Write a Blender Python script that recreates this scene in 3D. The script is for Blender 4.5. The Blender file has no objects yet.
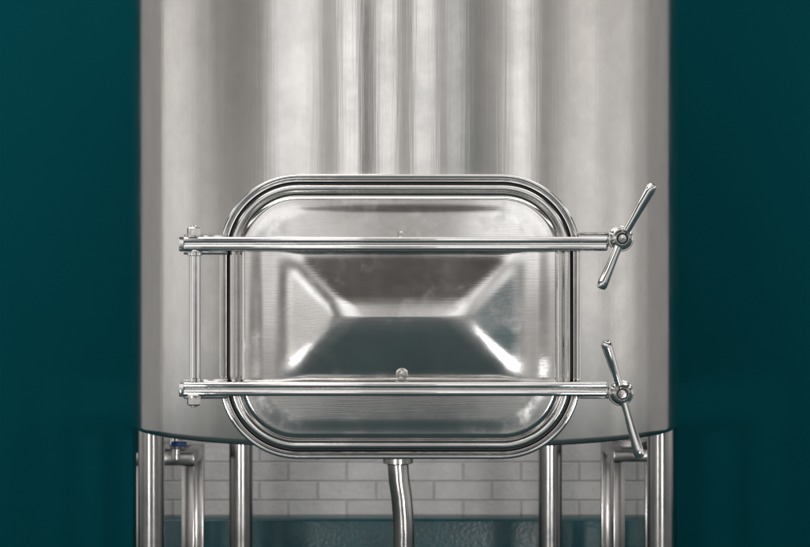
import bpy, bmesh, math, random
from mathutils import Vector, Matrix
random.seed(4)
scene = bpy.context.scene
scene.view_settings.view_transform = 'Standard'
scene.view_settings.look = 'None'
scene.view_settings.exposure = 0
CAMY = -3.9; ZC = 1.0; K = 0.002; D0 = 3.83; R = 0.641
def sc(y): return K*(y-CAMY)/D0
def W(px, py, y=-0.07):
    s = sc(y); return Vector(((px-405)*s, y, ZC+(273.5-py)*s))

# ------------------------------------------------------------ materials
def newmat(name):
    m = bpy.data.materials.new(name); m.use_nodes = True
    nt = m.node_tree; b = nt.nodes['Principled BSDF']
    return m, nt, b
def N(nt, t, **kw):
    n = nt.nodes.new(t)
    for k, v in kw.items():
        if hasattr(n, k): setattr(n, k, v)
    return n
def mapr(nt, src, a, b, c, d):
    n = nt.nodes.new('ShaderNodeMapRange')
    n.inputs[1].default_value = a; n.inputs[2].default_value = b
    n.inputs[3].default_value = c; n.inputs[4].default_value = d
    nt.links.new(src, n.inputs[0]); return n.outputs[0]
def noise(nt, vec, scale, detail=4, rough=0.55):
    n = nt.nodes.new('ShaderNodeTexNoise')
    n.inputs['Scale'].default_value = scale; n.inputs['Detail'].default_value = detail
    n.inputs['Roughness'].default_value = rough
    if vec: nt.links.new(vec, n.inputs['Vector'])
    return n.outputs['Fac']
def mapping(nt, scale, rot=(0,0,0)):
    tc = nt.nodes.new('ShaderNodeTexCoord'); mp = nt.nodes.new('ShaderNodeMapping')
    mp.inputs['Scale'].default_value = scale; mp.inputs['Rotation'].default_value = rot
    nt.links.new(tc.outputs['Object'], mp.inputs['Vector']); return mp.outputs['Vector']
def steel(name, col=(.62,.59,.56), rough=.2, rvar=.08, aniso=0, arot=0, wave=None, brush=None, mott=.08, wdet=1, smudge=None):
    m, nt, b = newmat(name)
    b.inputs['Metallic'].default_value = 1
    b.inputs['Base Color'].default_value = (*col, 1)
    v1 = mapping(nt, (1,1,1))
    f = noise(nt, v1, 9, 6, .65)
    r = mapr(nt, f, .4, .72, rough-rvar*.3, rough+rvar)
    if smudge:   # dried water marks: slightly rougher patches
        a = mapr(nt, noise(nt, v1, smudge, 5, .6), .55, .75, 0, .10)
        ad = N(nt, 'ShaderNodeMath', operation='ADD'); nt.links.new(r, ad.inputs[0]); nt.links.new(a, ad.inputs[1])
        r = ad.outputs[0]
    mix = nt.nodes.new('ShaderNodeMix'); mix.data_type = 'RGBA'
    f2 = noise(nt, v1, 23, 8, .7)
    nt.links.new(mapr(nt, f2, .4, .75, 0, 1), mix.inputs[0])
    mix.inputs[6].default_value = (*col, 1)
    mix.inputs[7].default_value = (*[c*(1-mott) for c in col], 1)
    nt.links.new(mix.outputs[2], b.inputs['Base Color'])
    nt.links.new(r, b.inputs['Roughness'])
    if aniso:
        b.inputs['Anisotropic'].default_value = aniso
        b.inputs['Anisotropic Rotation'].default_value = arot
        t = nt.nodes.new('ShaderNodeTangent'); t.direction_type = 'RADIAL'; t.axis = 'Z'
        nt.links.new(t.outputs[0], b.inputs['Tangent'])
    last = None
    for item in (wave, brush):
        if not item: continue
        sc3, strength = item
        f3 = noise(nt, mapping(nt, sc3), 1, wdet if item is wave else 4, .5)
        bp = nt.nodes.new('ShaderNodeBump'); bp.inputs['Strength'].default_value = 1
        bp.inputs['Distance'].default_value = strength
        nt.links.new(f3, bp.inputs['Height'])
        if last: nt.links.new(last.outputs[0], bp.inputs['Normal'])
        last = bp
    if last: nt.links.new(last.outputs[0], b.inputs['Normal'])
    return m
M_tank = steel('brushed_tank_steel', (.67,.65,.63), .185, .05, .8, .25,
               wave=((7,7,.5), .0018), brush=((150,150,4), .00012), mott=.08, wdet=2)
M_door = steel('pressed_door_steel', (.63,.615,.60), .125, .05, wave=((5,5,5), .0030), brush=((14,300,520), .00005), mott=.10, wdet=0, smudge=14)
M_pol = steel('polished_steel', (.72,.71,.70), .05, .05, wave=((30,30,30), .0002))
M_cast = steel('cast_steel', (.56,.54,.52), .15, .1, wave=((90,90,90), .0003))
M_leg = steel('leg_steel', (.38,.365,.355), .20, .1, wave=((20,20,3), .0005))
def plain(name, col, rough, nscale=12, var=.15, bump=0.0005, spec=.5):
    m, nt, b = newmat(name)
    v = mapping(nt, (1,1,1)); f = noise(nt, v, nscale, 6, .6)
    mix = nt.nodes.new('ShaderNodeMix'); mix.data_type = 'RGBA'
    nt.links.new(mapr(nt, f, .3, .7, 0, 1), mix.inputs[0])
    mix.inputs[6].default_value = (*[c*(1-var) for c in col], 1)
    mix.inputs[7].default_value = (*[c*(1+var) for c in col], 1)
    nt.links.new(mix.outputs[2], b.inputs['Base Color'])
    b.inputs['Roughness'].default_value = rough
    b.inputs['Specular IOR Level'].default_value = spec
    bp = nt.nodes.new('ShaderNodeBump'); bp.inputs['Distance'].default_value = bump
    nt.links.new(noise(nt, v, nscale*14, 3), bp.inputs['Height'])
    nt.links.new(bp.outputs[0], b.inputs['Normal'])
    return m
M_rubber = plain('black_rubber', (.02,.02,.022), .45)
M_dark = plain('dark_recess', (.03,.028,.026), .5)
M_blue = plain('blue_plastic', (.02,.09,.30), .4)
M_teal = plain('teal_wall_paint', (.0004,.083,.103), .8, 3, .03, .0006, .04)
M_teal2 = plain('teal_plinth_paint', (.002,.062,.074), .25, 6, .3, .001)
M_floor = plain('epoxy_floor', (.012,.040,.046), .4, 1.5, .5, .001, .25)
# painted brick
M_brick, nt, b = newmat('white_painted_brick')
tc = nt.nodes.new('ShaderNodeTexCoord'); sx = nt.nodes.new('ShaderNodeSeparateXYZ'); cx = nt.nodes.new('ShaderNodeCombineXYZ')
nt.links.new(tc.outputs['Object'], sx.inputs[0]); nt.links.new(sx.outputs[0], cx.inputs[0]); nt.links.new(sx.outputs[2], cx.inputs[1])
bt = nt.nodes.new('ShaderNodeTexBrick')
bt.inputs['Scale'].default_value = 1; bt.inputs['Brick Width'].default_value = .17; bt.inputs['Row Height'].default_value = .056
bt.inputs['Mortar Size'].default_value = .004; bt.inputs['Mortar Smooth'].default_value = .8
bt.inputs['Color1'].default_value = (.80,.78,.775,1); bt.inputs['Color2'].default_value = (.72,.70,.70,1); bt.inputs['Mortar'].default_value = (.67,.65,.65,1)
nt.links.new(cx.outputs[0], bt.inputs['Vector'])
mx = nt.nodes.new('ShaderNodeMix'); mx.data_type = 'RGBA'; mx.blend_type = 'MULTIPLY'; mx.inputs[0].default_value = 1
nz = noise(nt, tc.outputs['Object'], 5, 7, .65)
g = mapr(nt, nz, .3, .7, .72, 1.03)
cc = nt.nodes.new('ShaderNodeCombineColor')
for i in range(3): nt.links.new(g, cc.inputs[i])
nt.links.new(bt.outputs['Color'], mx.inputs[6]); nt.links.new(cc.outputs[0], mx.inputs[7])
nt.links.new(mx.outputs[2], b.inputs['Base Color']); b.inputs['Roughness'].default_value = .55
bp = nt.nodes.new('ShaderNodeBump'); bp.inputs['Distance'].default_value = .003; bp.invert = True
nt.links.new(bt.outputs['Fac'], bp.inputs['Height'])
bp2 = nt.nodes.new('ShaderNodeBump'); bp2.inputs['Distance'].default_value = .003
nt.links.new(noise(nt, tc.outputs['Object'], 60, 5), bp2.inputs['Height']); nt.links.new(bp.outputs[0], bp2.inputs['Normal'])
nt.links.new(bp2.outputs[0], b.inputs['Normal'])

# ------------------------------------------------------------ helpers
WL = {}
def finish(bm, name, mat, loc=(0,0,0), parent=None, smooth=True, label=None, angle=35):
    """bm in world coords; origin put at loc"""
    loc = Vector(loc)
    bmesh.ops.translate(bm, vec=-loc, verts=bm.verts)
    bmesh.ops.recalc_face_normals(bm, faces=bm.faces)
    if smooth:
        for f in bm.faces: f.smooth = True
        for e in bm.edges:
            if len(e.link_faces) == 2 and e.calc_face_angle(0) > math.radians(angle): e.smooth = False
    me = bpy.data.meshes.new(name); bm.to_mesh(me); bm.free()
    me.materials.append(mat)
    o = bpy.data.objects.new(name, me); scene.collection.objects.link(o)
    WL[o.name] = loc
    o.location = loc
    if parent: o.parent = parent; o.location = loc-WL[parent.name]
    if label: o['label'] = label
    return o
def empty(name, loc, label, cat):
    o = bpy.data.objects.new(name, None); scene.collection.objects.link(o)
    o.location = loc; WL[o.name] = Vector(loc); o['label'] = label; o['category'] = cat
    o.empty_display_size = .1
    return o
def copy(o, loc, parent):
    c = o.copy(); scene.collection.objects.link(c); WL[c.name] = Vector(loc)
    c.parent = parent; c.location = Vector(loc)-(WL[parent.name] if parent else Vector()); return c
def box(bm, x0, x1, y0, y1, z0, z1, bev=0, seg=2):
    r = bmesh.ops.create_cube(bm, size=1); vs = r['verts']
    for v in vs:
        v.co = Vector(((x0+x1)/2+v.co.x*(x1-x0), (y0+y1)/2+v.co.y*(y1-y0), (z0+z1)/2+v.co.z*(z1-z0)))
    if bev:
        es = list({e for v in vs for e in v.link_edges})
        bmesh.ops.bevel(bm, geom=es, offset=bev, segments=seg, affect='EDGES', profile=.5)
def lathe(bm, A, d, prof, seg=40):
    """prof: list of (radius, distance along d from A)"""
    d = Vector(d).normalized(); A = Vector(A)
    u = d.orthogonal().normalized(); w = d.cross(u)
    rings = []
    for r, h in prof:
        if r < 1e-6: rings.append([bm.verts.new(A+d*h)])
        else: rings.append([bm.verts.new(A+d*h+(u*math.cos(2*math.pi*i/seg)+w*math.sin(2*math.pi*i/seg))*r) for i in range(seg)])
    for a, c in zip(rings, rings[1:]):
        for i in range(seg):
            j = (i+1) % seg
            if len(a) == 1 and len(c) == 1: continue
            if len(a) == 1: bm.faces.new((a[0], c[i], c[j]))
            elif len(c) == 1: bm.faces.new((a[i], c[0], a[j]))
            else: bm.faces.new((a[i], c[i], c[j], a[j]))
def tube(bm, pts, r, seg=24):
    pts = [Vector(p) for p in pts]; rings = []
    prev = None
    for i, p in enumerate(pts):
        t = (pts[min(i+1, len(pts)-1)]-pts[max(i-1, 0)]).normalized()
        u = (prev-t*prev.dot(t)).normalized() if prev else t.orthogonal().normalized()
        prev = u; w = t.cross(u)
        rings.append([bm.verts.new(p+(u*math.cos(2*math.pi*k/seg)+w*math.sin(2*math.pi*k/seg))*r) for k in range(seg)])
    for a, c in zip(rings, rings[1:]):
        for k in range(seg): bm.faces.new((a[k], c[k], c[(k+1) % seg], a[(k+1) % seg]))
    bm.faces.new(rings[0]); bm.faces.new(rings[-1])
def rrect(hw, hh, r, cs=22, ss=26):
    pts = []
    cors = [(hw-r, hh-r, 0), (-(hw-r), hh-r, 90), (-(hw-r), -(hh-r), 180), (hw-r, -(hh-r), 270)]
    for k, (cx_, cz_, a0) in enumerate(cors):
        for i in range(cs+1):
            a = math.radians(a0+90*i/cs); pts.append((cx_+r*math.cos(a), cz_+r*math.sin(a)))
        nx, nz_, na = cors[(k+1) % 4]; a = math.radians(na)
        e = (nx+r*math.cos(a), nz_+r*math.sin(a)); s = pts[-1]
        for i in range(1, ss):
            pts.append((s[0]+(e[0]-s[0])*i/ss, s[1]+(e[1]-s[1])*i/ss))
    return pts
def sweep(bm, c, hw, hh, r, prof, closed=False):
    rings = []
    for o, y in prof:
        rings.append([bm.verts.new((c[0]+x, y, c[1]+z)) for x, z in rrect(hw-o, hh-o, max(r-o, .002))])
    pairs = list(zip(rings, rings[1:]))
    if closed: pairs.append((rings[-1], rings[0]))
    for a, b_ in pairs:
        n = len(a)
        for i in range(n): bm.faces.new((a[i], a[(i+1) % n], b_[(i+1) % n], b_[i]))
    return rings

# ------------------------------------------------------------ tank
ZB = ZC-176.3*K*3.9/3.83       # bottom edge of the shell
tank = empty('brewing_tank', (0, R, 0), 'tall brushed stainless steel brewing tank on four round legs', 'tank')
bm = bmesh.new()
prof = [(0, -.02), (.08, -.018), (R-.12, .010)]
kr = .014
for i in range(0, 9):
    a = math.radians(-90+90*i/8); prof.append((R-kr+kr*math.cos(a), kr+kr*math.sin(a)))
prof += [(R, .3), (R, .6), (R, 1.0), (R, 1.75), (R-.03, 1.80), (R*.6, 1.90), (0, 1.94)]
lathe(bm, (0, R, ZB), (0, 0, 1), prof, 160)
shell = finish(bm, 'shell', M_tank, (0, R, ZB), tank)
# legs
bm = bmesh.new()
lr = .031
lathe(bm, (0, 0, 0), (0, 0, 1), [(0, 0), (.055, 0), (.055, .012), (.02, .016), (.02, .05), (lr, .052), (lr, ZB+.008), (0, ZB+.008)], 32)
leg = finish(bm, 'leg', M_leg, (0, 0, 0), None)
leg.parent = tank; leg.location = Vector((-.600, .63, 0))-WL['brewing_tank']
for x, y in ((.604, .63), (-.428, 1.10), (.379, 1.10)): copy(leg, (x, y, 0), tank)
# drain pipe under tank
bm = bmesh.new()
y = R; p0 = W(398, 452, y)
pts = [p0+Vector((0, 0, .05)), p0-Vector((0, 0, .03)), p0-Vector((-.003, 0, .07)), p0-Vector((-.009, 0, .11)), p0-Vector((-.013, 0, .16)), p0-Vector((-.014, 0, .20)), p0-Vector((-.014, 0, .40)), p0-Vector((-.014, 0, ZB-.1))]
tube(bm, pts, .025)
lathe(bm, p0-Vector((0, 0, .012)), (0, 0, -1), [(.024, 0), (.036, .002), (.036, .014), (.024, .018)], 32)
finish(bm, 'drain_pipe', M_leg, p0, tank)

# ------------------------------------------------------------ manway
YF = -.045
cxd, czd = W(400, 316.7, YF).x, W(400, 316.7, YF).z
HW, HH, RR = 182*K, 143.7*K, 80*K
bm = bmesh.new()
sweep(bm, (cxd, czd), HW, HH, RR, [(.014, .15), (.014, -.024), (.003, -.026), (0, -.029), (0, YF+.004), (.001, YF+.001), (.003, YF), (.0075, YF), (.009, YF+.002), (.0095, YF+.008), (.0105, YF+.009), (.0115, YF+.006), (.012, YF-.001), (.0135, YF-.004), (.0155, YF-.004), (.017, YF-.001), (.0175, YF+.012), (.03, YF+.012), (.03, .02)])
collar = finish(bm, 'manway_collar', M_pol, (cxd, 0, czd), tank, angle=60)
bm = bmesh.new()
sweep(bm, (cxd, czd), HW, HH, RR, [(.0176, YF+.011), (.0176, YF-.001), (.019, YF-.0035), (.021, YF-.0035), (.0223, YF-.001), (.0223, YF+.011)], True)
finish(bm, 'gasket', M_rubber, (cxd, 0, czd), collar)
# door panel
bm = bmesh.new()
E0 = .0225
prof = []
def pt(e, y): prof.append((E0+e, y))
pt(.0, YF+.011); pt(0, YF-.004)
for i in range(1, 7):
    a = math.radians(180-90*i/6); pt(.005+.005*math.cos(a), YF-.010-.005*math.sin(a)+.001)
pt(.010, YF-.014)
for i in range(1, 9):
    t = i/8; pt(.010+.006*t, YF-.014+.007*(3*t*t-2*t**3))
for i in range(1, 15):
    t = i/14; pt(.016+.016*t, YF-.007-.012*(1-(1-t)**2.2))
rings = sweep(bm, (cxd, czd), HW, HH, RR, prof)
yb = prof[-1][1]
last = rings[-1]
pc = W(402.5, 316, YF); pa, pb = 119*K, 65*K
def smin(a, b, k):
    h = max(k-abs(a-b), 0)/k; return min(a, b)-h*h*k*.25
def smooth0(d, k):
    if d <= -k: return 0
    if d >= k: return d
    return (d+k)**2/(4*k)
def hgt(x, z):
    d = smin(pa-abs(x-pc.x), pb-abs(z-pc.z), .036)
    d = smooth0(d, .022)
    top = pb-.008
    if d > top-.03: d = smin(d, top, .035)
    return .17*d
def crown(x, z):
    u = (x-cxd)/HW; w = (z-czd)/HH
    return .010*(1-u*u)*(1-w*w)
base = [(v.co.x, v.co.z) for v in last]
prev = last; NR = 100
for k in range(1, NR+1):
    t = 1-k/NR
    blend = min(1, k/12); blend = blend*blend*(3-2*blend)
    if k < NR:
        cur = []
        for x, z in base:
            X = cxd+(x-cxd)*t; Z = czd+(z-czd)*t
            cur.append(bm.verts.new((X, yb-blend*(crown(X, Z)*.6)-blend*hgt(X, Z), Z)))
        n = len(cur)
        for i in range(n): bm.faces.new((prev[i], prev[(i+1) % n], cur[(i+1) % n], cur[i]))
        prev = cur
    else:
        c = bm.verts.new((cxd, yb-.006-hgt(cxd, czd), czd)); n = len(prev)
        for i in range(n): bm.faces.new((prev[i], prev[(i+1) % n], c))
door = finish(bm, 'manway_door', M_door, (cxd, YF, czd), tank, angle=70)

# clamp arms
YA0, YA1 = -.083, -.108
def hexbolt(name, P, d, r, h, parent, mat=M_cast):
    bm = bmesh.new()
    lathe(bm, P, d, [(0, 0), (r*1.35, 0), (r*1.35, h*.18), (r, h*.2)], 32)
    lathe(bm, P+Vector(d)*h*.2, d, [(0, 0), (r, 0), (r, h*.6), (r*.85, h*.72), (0, h*.74)], 6)
    lathe(bm, P+Vector(d)*h*.7, d, [(r*.5, 0), (r*.5, h*.3), (r*.4, h*.36), (0, h*.38)], 20)
    return finish(bm, name, mat, P, parent, angle=30)
for py, first in ((243.8, True), (389.3, False)):
    a = W(182, py, YA1); c = W(608, py, YA1); z = a.z; hh = 7.0*K
    bm = bmesh.new()
    box(bm, a.x, c.x, YA1, YA0, z+.0012, z+hh, .0045, 4)
    box(bm, a.x, c.x, YA1, YA0, z-hh, z-.0012, .0045, 4)
    box(bm, a.x+.003, c.x-.003, YA1+.006, YA0-.001, z-hh*.6, z+hh*.6)
    box(bm, a.x-.006, a.x+.004, YA1-.001, YA0+.001, z-hh-.001, z+hh+.001, .002)
    h = W(621, py, YA1)
    h.z = z+(5*K if first else -4*K)
    lathe(bm, (h.x, YA0, h.z), (0, -1, 0), [(0, 0), (.024, 0), (.0255, .002), (.0255, .021), (.024, .023), (0, .023)], 40)
    arm = finish(bm, 'clamp_arm', M_pol, (a.x, YA0, z), door)
    bpz = W(402, 237 if first else 374, YA0)
    bm = bmesh.new(); box(bm, bpz.x-.014, bpz.x+.014, YA0+.001, yb-.002, z-.013, z+.016 if first else z+.012, .003)
    lug = finish(bm, 'lug', M_cast, (bpz.x, YA0, z), arm)
    if first: hexbolt('bolt', Vector((bpz.x, -.093, z+hh-.001)), (0, 0, 1), .0085, .012, arm)
    else: hexbolt('bolt', Vector((bpz.x, yb-.008, W(402, 374, -.07).z)), (0, -1, 0), .009, .012, arm)
    # hinge lug on collar
    hp = W(195, py, -.07)
    bm = bmesh.new()
    box(bm, hp.x-.022, hp.x+.065, -.080, -.030, z-hh-.007, z-hh+.004, .002)
    box(bm, hp.x-.022, hp.x+.065, -.080, -.030, z+hh-.004, z+hh+.006, .002)
    box(bm, hp.x+.035, hp.x+.05, -.075, -.028, z-hh, z+hh)
    lugo = finish(bm, 'hinge_lug', M_pol, (hp.x, -.05, z), collar)
    d = 1 if first else -1
    hexbolt('hinge_bolt', Vector((hp.x, -.092, z+d*(hh-.001))), (0, 0, d), .0140, .022, collar)
    # screw side lug and swing bolt
    bm = bmesh.new()
    x1 = h.x+.010
    for zz in (h.z-.014, h.z+.008):
        box(bm, cxd+HW-.004, x1, -.062, -.034, zz, zz+.006, .0018)
    lathe(bm, (h.x-.004, -.048, h.z-.02), (0, 0, 1), [(0, 0), (.007, 0), (.007, .04), (0, .04)], 20)
    lathe(bm, (h.x, -.045, h.z), (0, -1, 0), [(0, 0), (.007, 0), (.007, .06), (0, .06)], 20)
    finish(bm, 'swing_bolt', M_cast, (h.x, -.05, h.z), collar)
    # hand screw
    yh = YA0-.023
    bm = bmesh.new()
    lathe(bm, (h.x, yh, h.z), (0, -1, 0), [(0, -.001), (.0215, 0), (.0225, .002), (.0225, .007), (.019, .010), (.0165, .016), (.0185, .026), (.0175, .029), (.013, .030), (.0125, .026), (.0, .026)], 40)
    if first: e1, e2 = W(653, 184, -.125), W(600, 289, -.125)
    else: e1, e2 = W(604.5, 340, -.125), W(640, 458, -.125)
    for e in (e1, e2):
        A = Vector((h.x, yh-.018, h.z)); v = e-A; v.y = -.010; L = v.length
        lathe(bm, A, v, [(.0, 0), (.0078, .004), (.0080, L*.35), (.0092, L*.6), (.0106, L*.86), (.0104, L*.94), (.008, L*.985), (0, L)], 24)
    hs = finish(bm, 'hand_screw', M_pol, (h.x, yh, h.z), tank)
    bm = bmesh.new()
    lathe(bm, (h.x, yh-.0255, h.z), (0, -1, 0), [(0, 0), (.0120, 0), (.0120, .0015), (0, .0015)], 24)
    finish(bm, 'socket', M_dark, (h.x, yh-.026, h.z), hs)
    hexbolt('bolt', Vector((h.x, yh-.0265, h.z)), (0, -1, 0), .0056, .006, hs)
# hinge pin
a = W(195, 252, -.092); c = W(195, 382, -.092)
bm = bmesh.new(); L = a.z-c.z
lathe(bm, c-Vector((0, 0, .01)), (0, 0, 1), [(0, 0), (.0115, 0), (.0115, L+.02), (0, L+.02)], 32)
lathe(bm, c, (0, 0, 1), [(.0115, 0), (.0145, .001), (.0145, .007), (.0115, .008)], 32)
lathe(bm, a, (0, 0, -1), [(.0115, 0), (.0145, .001), (.0145, .007), (.0115, .008)], 32)
finish(bm, 'hinge_pin', M_pol, c, collar)

# ------------------------------------------------------------ setting
bm = bmesh.new(); box(bm, -6, 6, -7, 2.6, -.1, 0)
fl = finish(bm, 'floor', M_floor, (0, 0, 0), smooth=False); fl['kind'] = 'structure'; fl['label'] = 'dark grey green epoxy brewery floor'; fl['category'] = 'floor'
YW = 1.7
bm = bmesh.new(); box(bm, -3.2, 3.2, YW, YW+.2, .0, 3.2)
w = finish(bm, 'brick_wall', M_brick, (0, YW, 0), smooth=False); w['label'] = 'white painted brick wall behind the steel tank'; w['category'] = 'wall'
zt = W(0, 519, YW-.1).z
bm = bmesh.new(); box(bm, -3.1, 3.1, YW-.1, YW-.002, 0.001, zt, .008, 3)
w = finish(bm, 'painted_plinth', M_teal2, (0, YW-.1, 0)); w['label'] = 'glossy teal painted plinth along the foot of the brick wall'; w['category'] = 'plinth'
for sgn in (-1, 1):
    bm = bmesh.new(); x0, x1 = sorted((sgn*.775, sgn*1.5))
    box(bm, x0, x1, YW-.14, YW-.003, 0.001, 3.19, .004)
    w = finish(bm, 'painted_pier', M_teal, ((x0+x1)/2, YW-.07, 0)); w['label'] = 'matt dark teal painted wall pier against the white brick'; w['category'] = 'wall'; w['group'] = 'teal wall piers'
# stands of square tube
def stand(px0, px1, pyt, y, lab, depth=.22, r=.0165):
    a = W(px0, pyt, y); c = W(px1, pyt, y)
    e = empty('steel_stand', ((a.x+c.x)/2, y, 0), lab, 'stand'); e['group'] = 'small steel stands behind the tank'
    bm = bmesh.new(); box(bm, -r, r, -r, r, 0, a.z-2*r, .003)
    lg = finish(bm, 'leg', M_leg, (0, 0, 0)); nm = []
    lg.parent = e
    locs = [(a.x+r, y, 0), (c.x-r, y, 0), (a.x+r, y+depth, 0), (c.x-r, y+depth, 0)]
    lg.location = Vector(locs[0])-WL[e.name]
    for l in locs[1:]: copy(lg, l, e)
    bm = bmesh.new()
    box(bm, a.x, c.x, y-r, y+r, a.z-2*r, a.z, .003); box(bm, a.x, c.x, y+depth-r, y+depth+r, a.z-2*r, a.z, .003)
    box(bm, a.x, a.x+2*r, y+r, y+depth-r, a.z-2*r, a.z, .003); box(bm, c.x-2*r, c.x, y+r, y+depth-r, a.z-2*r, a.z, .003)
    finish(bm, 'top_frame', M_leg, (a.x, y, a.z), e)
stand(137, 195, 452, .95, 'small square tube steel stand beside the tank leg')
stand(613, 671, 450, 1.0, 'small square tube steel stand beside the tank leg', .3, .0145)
# small ball valve with a blue lever under the tank edge
p = W(176, 443, .75)
v = empty('ball_valve', p, 'small steel ball valve with a blue lever under the tank', 'valve')
bm = bmesh.new(); lathe(bm, p+Vector((0,0,.05)), (0,0,-1), [(0,0),(.010,0),(.010,.035),(.015,.036),(.017,.05),(.015,.064),(.010,.065),(.010,.09),(0,.09)], 24)
finish(bm, 'valve_body', M_cast, p, v)
bm = bmesh.new(); box(bm, p.x-.008, p.x+.030, p.y-.034, p.y-.027, p.z-.006, p.z+.006, .003)
lathe(bm, (p.x, p.y-.012, p.z), (0,-1,0), [(0,0),(.006,0),(.006,.018),(0,.018)], 16)
finish(bm, 'lever', M_blue, p, v)

# ------------------------------------------------------------ world (made-up room light, bands shaped for the steel's reflections)
world = bpy.data.worlds.new('World'); scene.world = world; world.use_nodes = True
nt = world.node_tree; bg = nt.nodes['Background']
tc = nt.nodes.new('ShaderNodeTexCoord'); sx = nt.nodes.new('ShaderNodeSeparateXYZ')
nt.links.new(tc.outputs['Generated'], sx.inputs[0])
ng = N(nt, 'ShaderNodeMath', operation='MULTIPLY'); ng.inputs[1].default_value = -1; nt.links.new(sx.outputs[1], ng.inputs[0])
at = N(nt, 'ShaderNodeMath', operation='ARCTAN2'); nt.links.new(sx.outputs[0], at.inputs[0]); nt.links.new(ng.outputs[0], at.inputs[1])
az = mapr(nt, at.outputs[0], -math.pi, math.pi, 0, 1)
def psi(px):
    d = (px-404.5)*K; be = math.atan(d/3.9)
    v = max(-1, min(1, (3.9+R)/R*math.sin(be)))
    return 2*math.asin(v)-be
def lin(s): s /= 255; return ((s+.055)/1.055)**2.4 if s > .04 else s/12.92
def wmix(fac, a, b_, blend='MIX'):
    m = nt.nodes.new('ShaderNodeMix'); m.data_type = 'RGBA'; m.blend_type = blend
    if isinstance(fac, float): m.inputs[0].default_value = fac
    else: nt.links.new(fac, m.inputs[0])
    for s, v in ((6, a), (7, b_)):
        if isinstance(v, tuple): m.inputs[s].default_value = (*v, 1)
        else: nt.links.new(v, m.inputs[s])
    return m.outputs[2]
def ramp(bands, boost):
    cr = nt.nodes.new('ShaderNodeValToRGB'); el = cr.color_ramp.elements
    pos = []
    for it in bands:
        px, b_ = it[0], it[1]
        p = psi(px)/(2*math.pi)+.5; L = lin(b_)/.61
        if b_ >= 225: L *= boost
        t = (1.0, 1.0, 1.0) if b_ > 200 else (1.03, 1.0, .965)
        if len(it) > 2: t = it[2]
        pos.append((p, (L*t[0], L*t[1], L*t[2], 1)))
    el[0].position, el[0].color = pos[0]; el[1].position, el[1].color = pos[-1]
    for p, c in pos[1:-1]:
        e = el.new(p); e.color = c
    nt.links.new(az, cr.inputs[0]); return cr.outputs[0]
hi = ramp([(133,120),(150,178),(182,196),(203,145),(236,112),(258,130),(274,215),(308,232),(322,155),(336,182),(344,245),(354,232),(361,88),(372,105),(381,248),(392,240),(398,145),(410,135),(416,246),(430,230),(442,122),(454,222),(474,116),(500,175),(524,226),(544,126),(560,158),(592,196),(625,178),(650,150),(674,90)], 1.25)
teal = (.45,1.05,1.15)
lo = ramp([(133,120),(150,192),(182,206),(205,175),(236,158),(258,168),(280,208),(308,198),(330,152),(350,182),(361,110),(372,128),(388,182),(400,138),(414,155),(430,172),(446,114),(460,80,teal),(486,68,teal),(500,120),(524,198),(544,142),(560,178),(592,210),(625,194),(650,152),(674,85)], 1)
def sm(a, b_, src=None):
    o = mapr(nt, src or sx.outputs[2], a, b_, 0, 1); nt.nodes[-1].interpolation_type = 'SMOOTHSTEP'; return o
band = wmix(sm(-.03, .07), lo, hi)
zr = mapr(nt, sx.outputs[2], -1, 1, 0, 1)
vr = nt.nodes.new('ShaderNodeValToRGB'); ve = vr.color_ramp.elements
vst = [(-1, (.14,.15,.15)), (-.62, (.10,.13,.14)), (-.45, (.015,.045,.055)), (-.22, (.010,.045,.058)), (-.16, (.05,.11,.13)), (-.10, (.40,.41,.41)),
       (.24, (.24,.225,.21)), (.32, (.10,.095,.09)), (.44, (.05,.047,.045)), (.47, (2.1,2.08,2.0)), (.54, (2.1,2.08,2.0)), (.57, (.08,.075,.07)), (.74, (.12,.115,.11)), (.78, (2.4,2.35,2.3)), (.9, (2.4,2.35,2.3)), (1, (.4,.38,.36))]
ve[0].position = 0; ve[0].color = (*vst[0][1], 1); ve[1].position = 1; ve[1].color = (*vst[-1][1], 1)
for z_, c in vst[1:-1]:
    e = ve.new((z_+1)/2); e.color = (*c, 1)
nt.links.new(zr, vr.inputs[0])
hor = N(nt, 'ShaderNodeMath', operation='MULTIPLY')
nt.links.new(sm(-.13, -.07), hor.inputs[0])
inv = N(nt, 'ShaderNodeMath', operation='SUBTRACT'); inv.inputs[0].default_value = 1; nt.links.new(sm(.20, .27), inv.inputs[1])
nt.links.new(inv.outputs[0], hor.inputs[1])
c1 = wmix(hor.outputs[0], vr.outputs[0], band)
cxy = nt.nodes.new('ShaderNodeCombineXYZ'); nt.links.new(at.outputs[0], cxy.inputs[0]); nt.links.new(sx.outputs[2], cxy.inputs[1])
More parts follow.
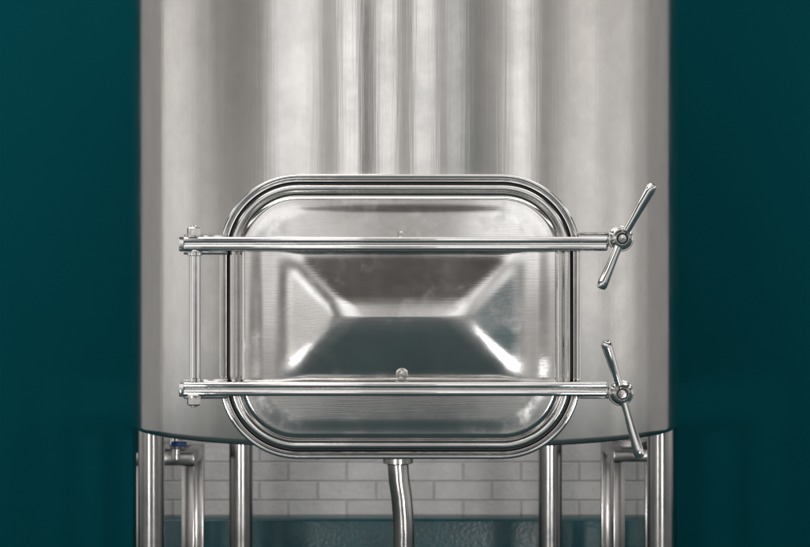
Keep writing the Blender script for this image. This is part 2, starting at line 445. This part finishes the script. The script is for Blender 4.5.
vo = nt.nodes.new('ShaderNodeTexVoronoi'); vo.distance = 'CHEBYCHEV'; vo.inputs['Scale'].default_value = 7
nt.links.new(cxy.outputs[0], vo.inputs['Vector'])
sep = nt.nodes.new('ShaderNodeSeparateColor'); nt.links.new(vo.outputs['Color'], sep.inputs[0])
g = mapr(nt, sep.outputs[0], 0, 1, .75, 1.22)
cc = nt.nodes.new('ShaderNodeCombineColor')
for i in range(3): nt.links.new(g, cc.inputs[i])
nt.links.new(wmix(1.0, c1, cc.outputs[0], 'MULTIPLY'), bg.inputs['Color']); bg.inputs['Strength'].default_value = 1.0

def area(name, loc, tgt, sx_, sy_, e, col=(1,.97,.93)):
    ld = bpy.data.lights.new(name, 'AREA'); ld.shape = 'RECTANGLE'; ld.size = sx_; ld.size_y = sy_; ld.energy = e; ld.color = col
    lo = bpy.data.objects.new(name, ld); scene.collection.objects.link(lo); lo.location = loc
    lo.rotation_euler = (Vector(tgt)-lo.location).to_track_quat('-Z', 'Y').to_euler()
area('overhead_fill', (-.8, -1.2, 2.9), (0, .3, .9), 1.2, .4, 14)  # added overhead fill for highlights on the steel, no known fixture
for x in (-1.3, 1.1):  # added spots that brighten the brick under the tank, no real fittings
    sp = bpy.data.lights.new('wall_fill_spot', 'SPOT'); sp.energy = 80; sp.spot_size = math.radians(26); sp.spot_blend = 1; sp.shadow_soft_size = .15; sp.color = (1,.98,.97)
    so = bpy.data.objects.new('wall_fill_spot', sp); scene.collection.objects.link(so); so.location = (x, -2.6, .30)
    so.rotation_euler = (Vector((-x*.25, YW, .42))-so.location).to_track_quat('-Z', 'Y').to_euler()

# ------------------------------------------------------------ camera
cd = bpy.data.cameras.new('Camera'); cam = bpy.data.objects.new('Camera', cd); scene.collection.objects.link(cam)
cam.location = (0, CAMY, ZC); cam.rotation_euler = (math.radians(90), 0, 0)
cd.sensor_width = 36; cd.lens = 36*D0/1.62; cd.clip_end = 100
cd.dof.use_dof = True; cd.dof.focus_distance = 3.85; cd.dof.aperture_fstop = 6
scene.camera = cam
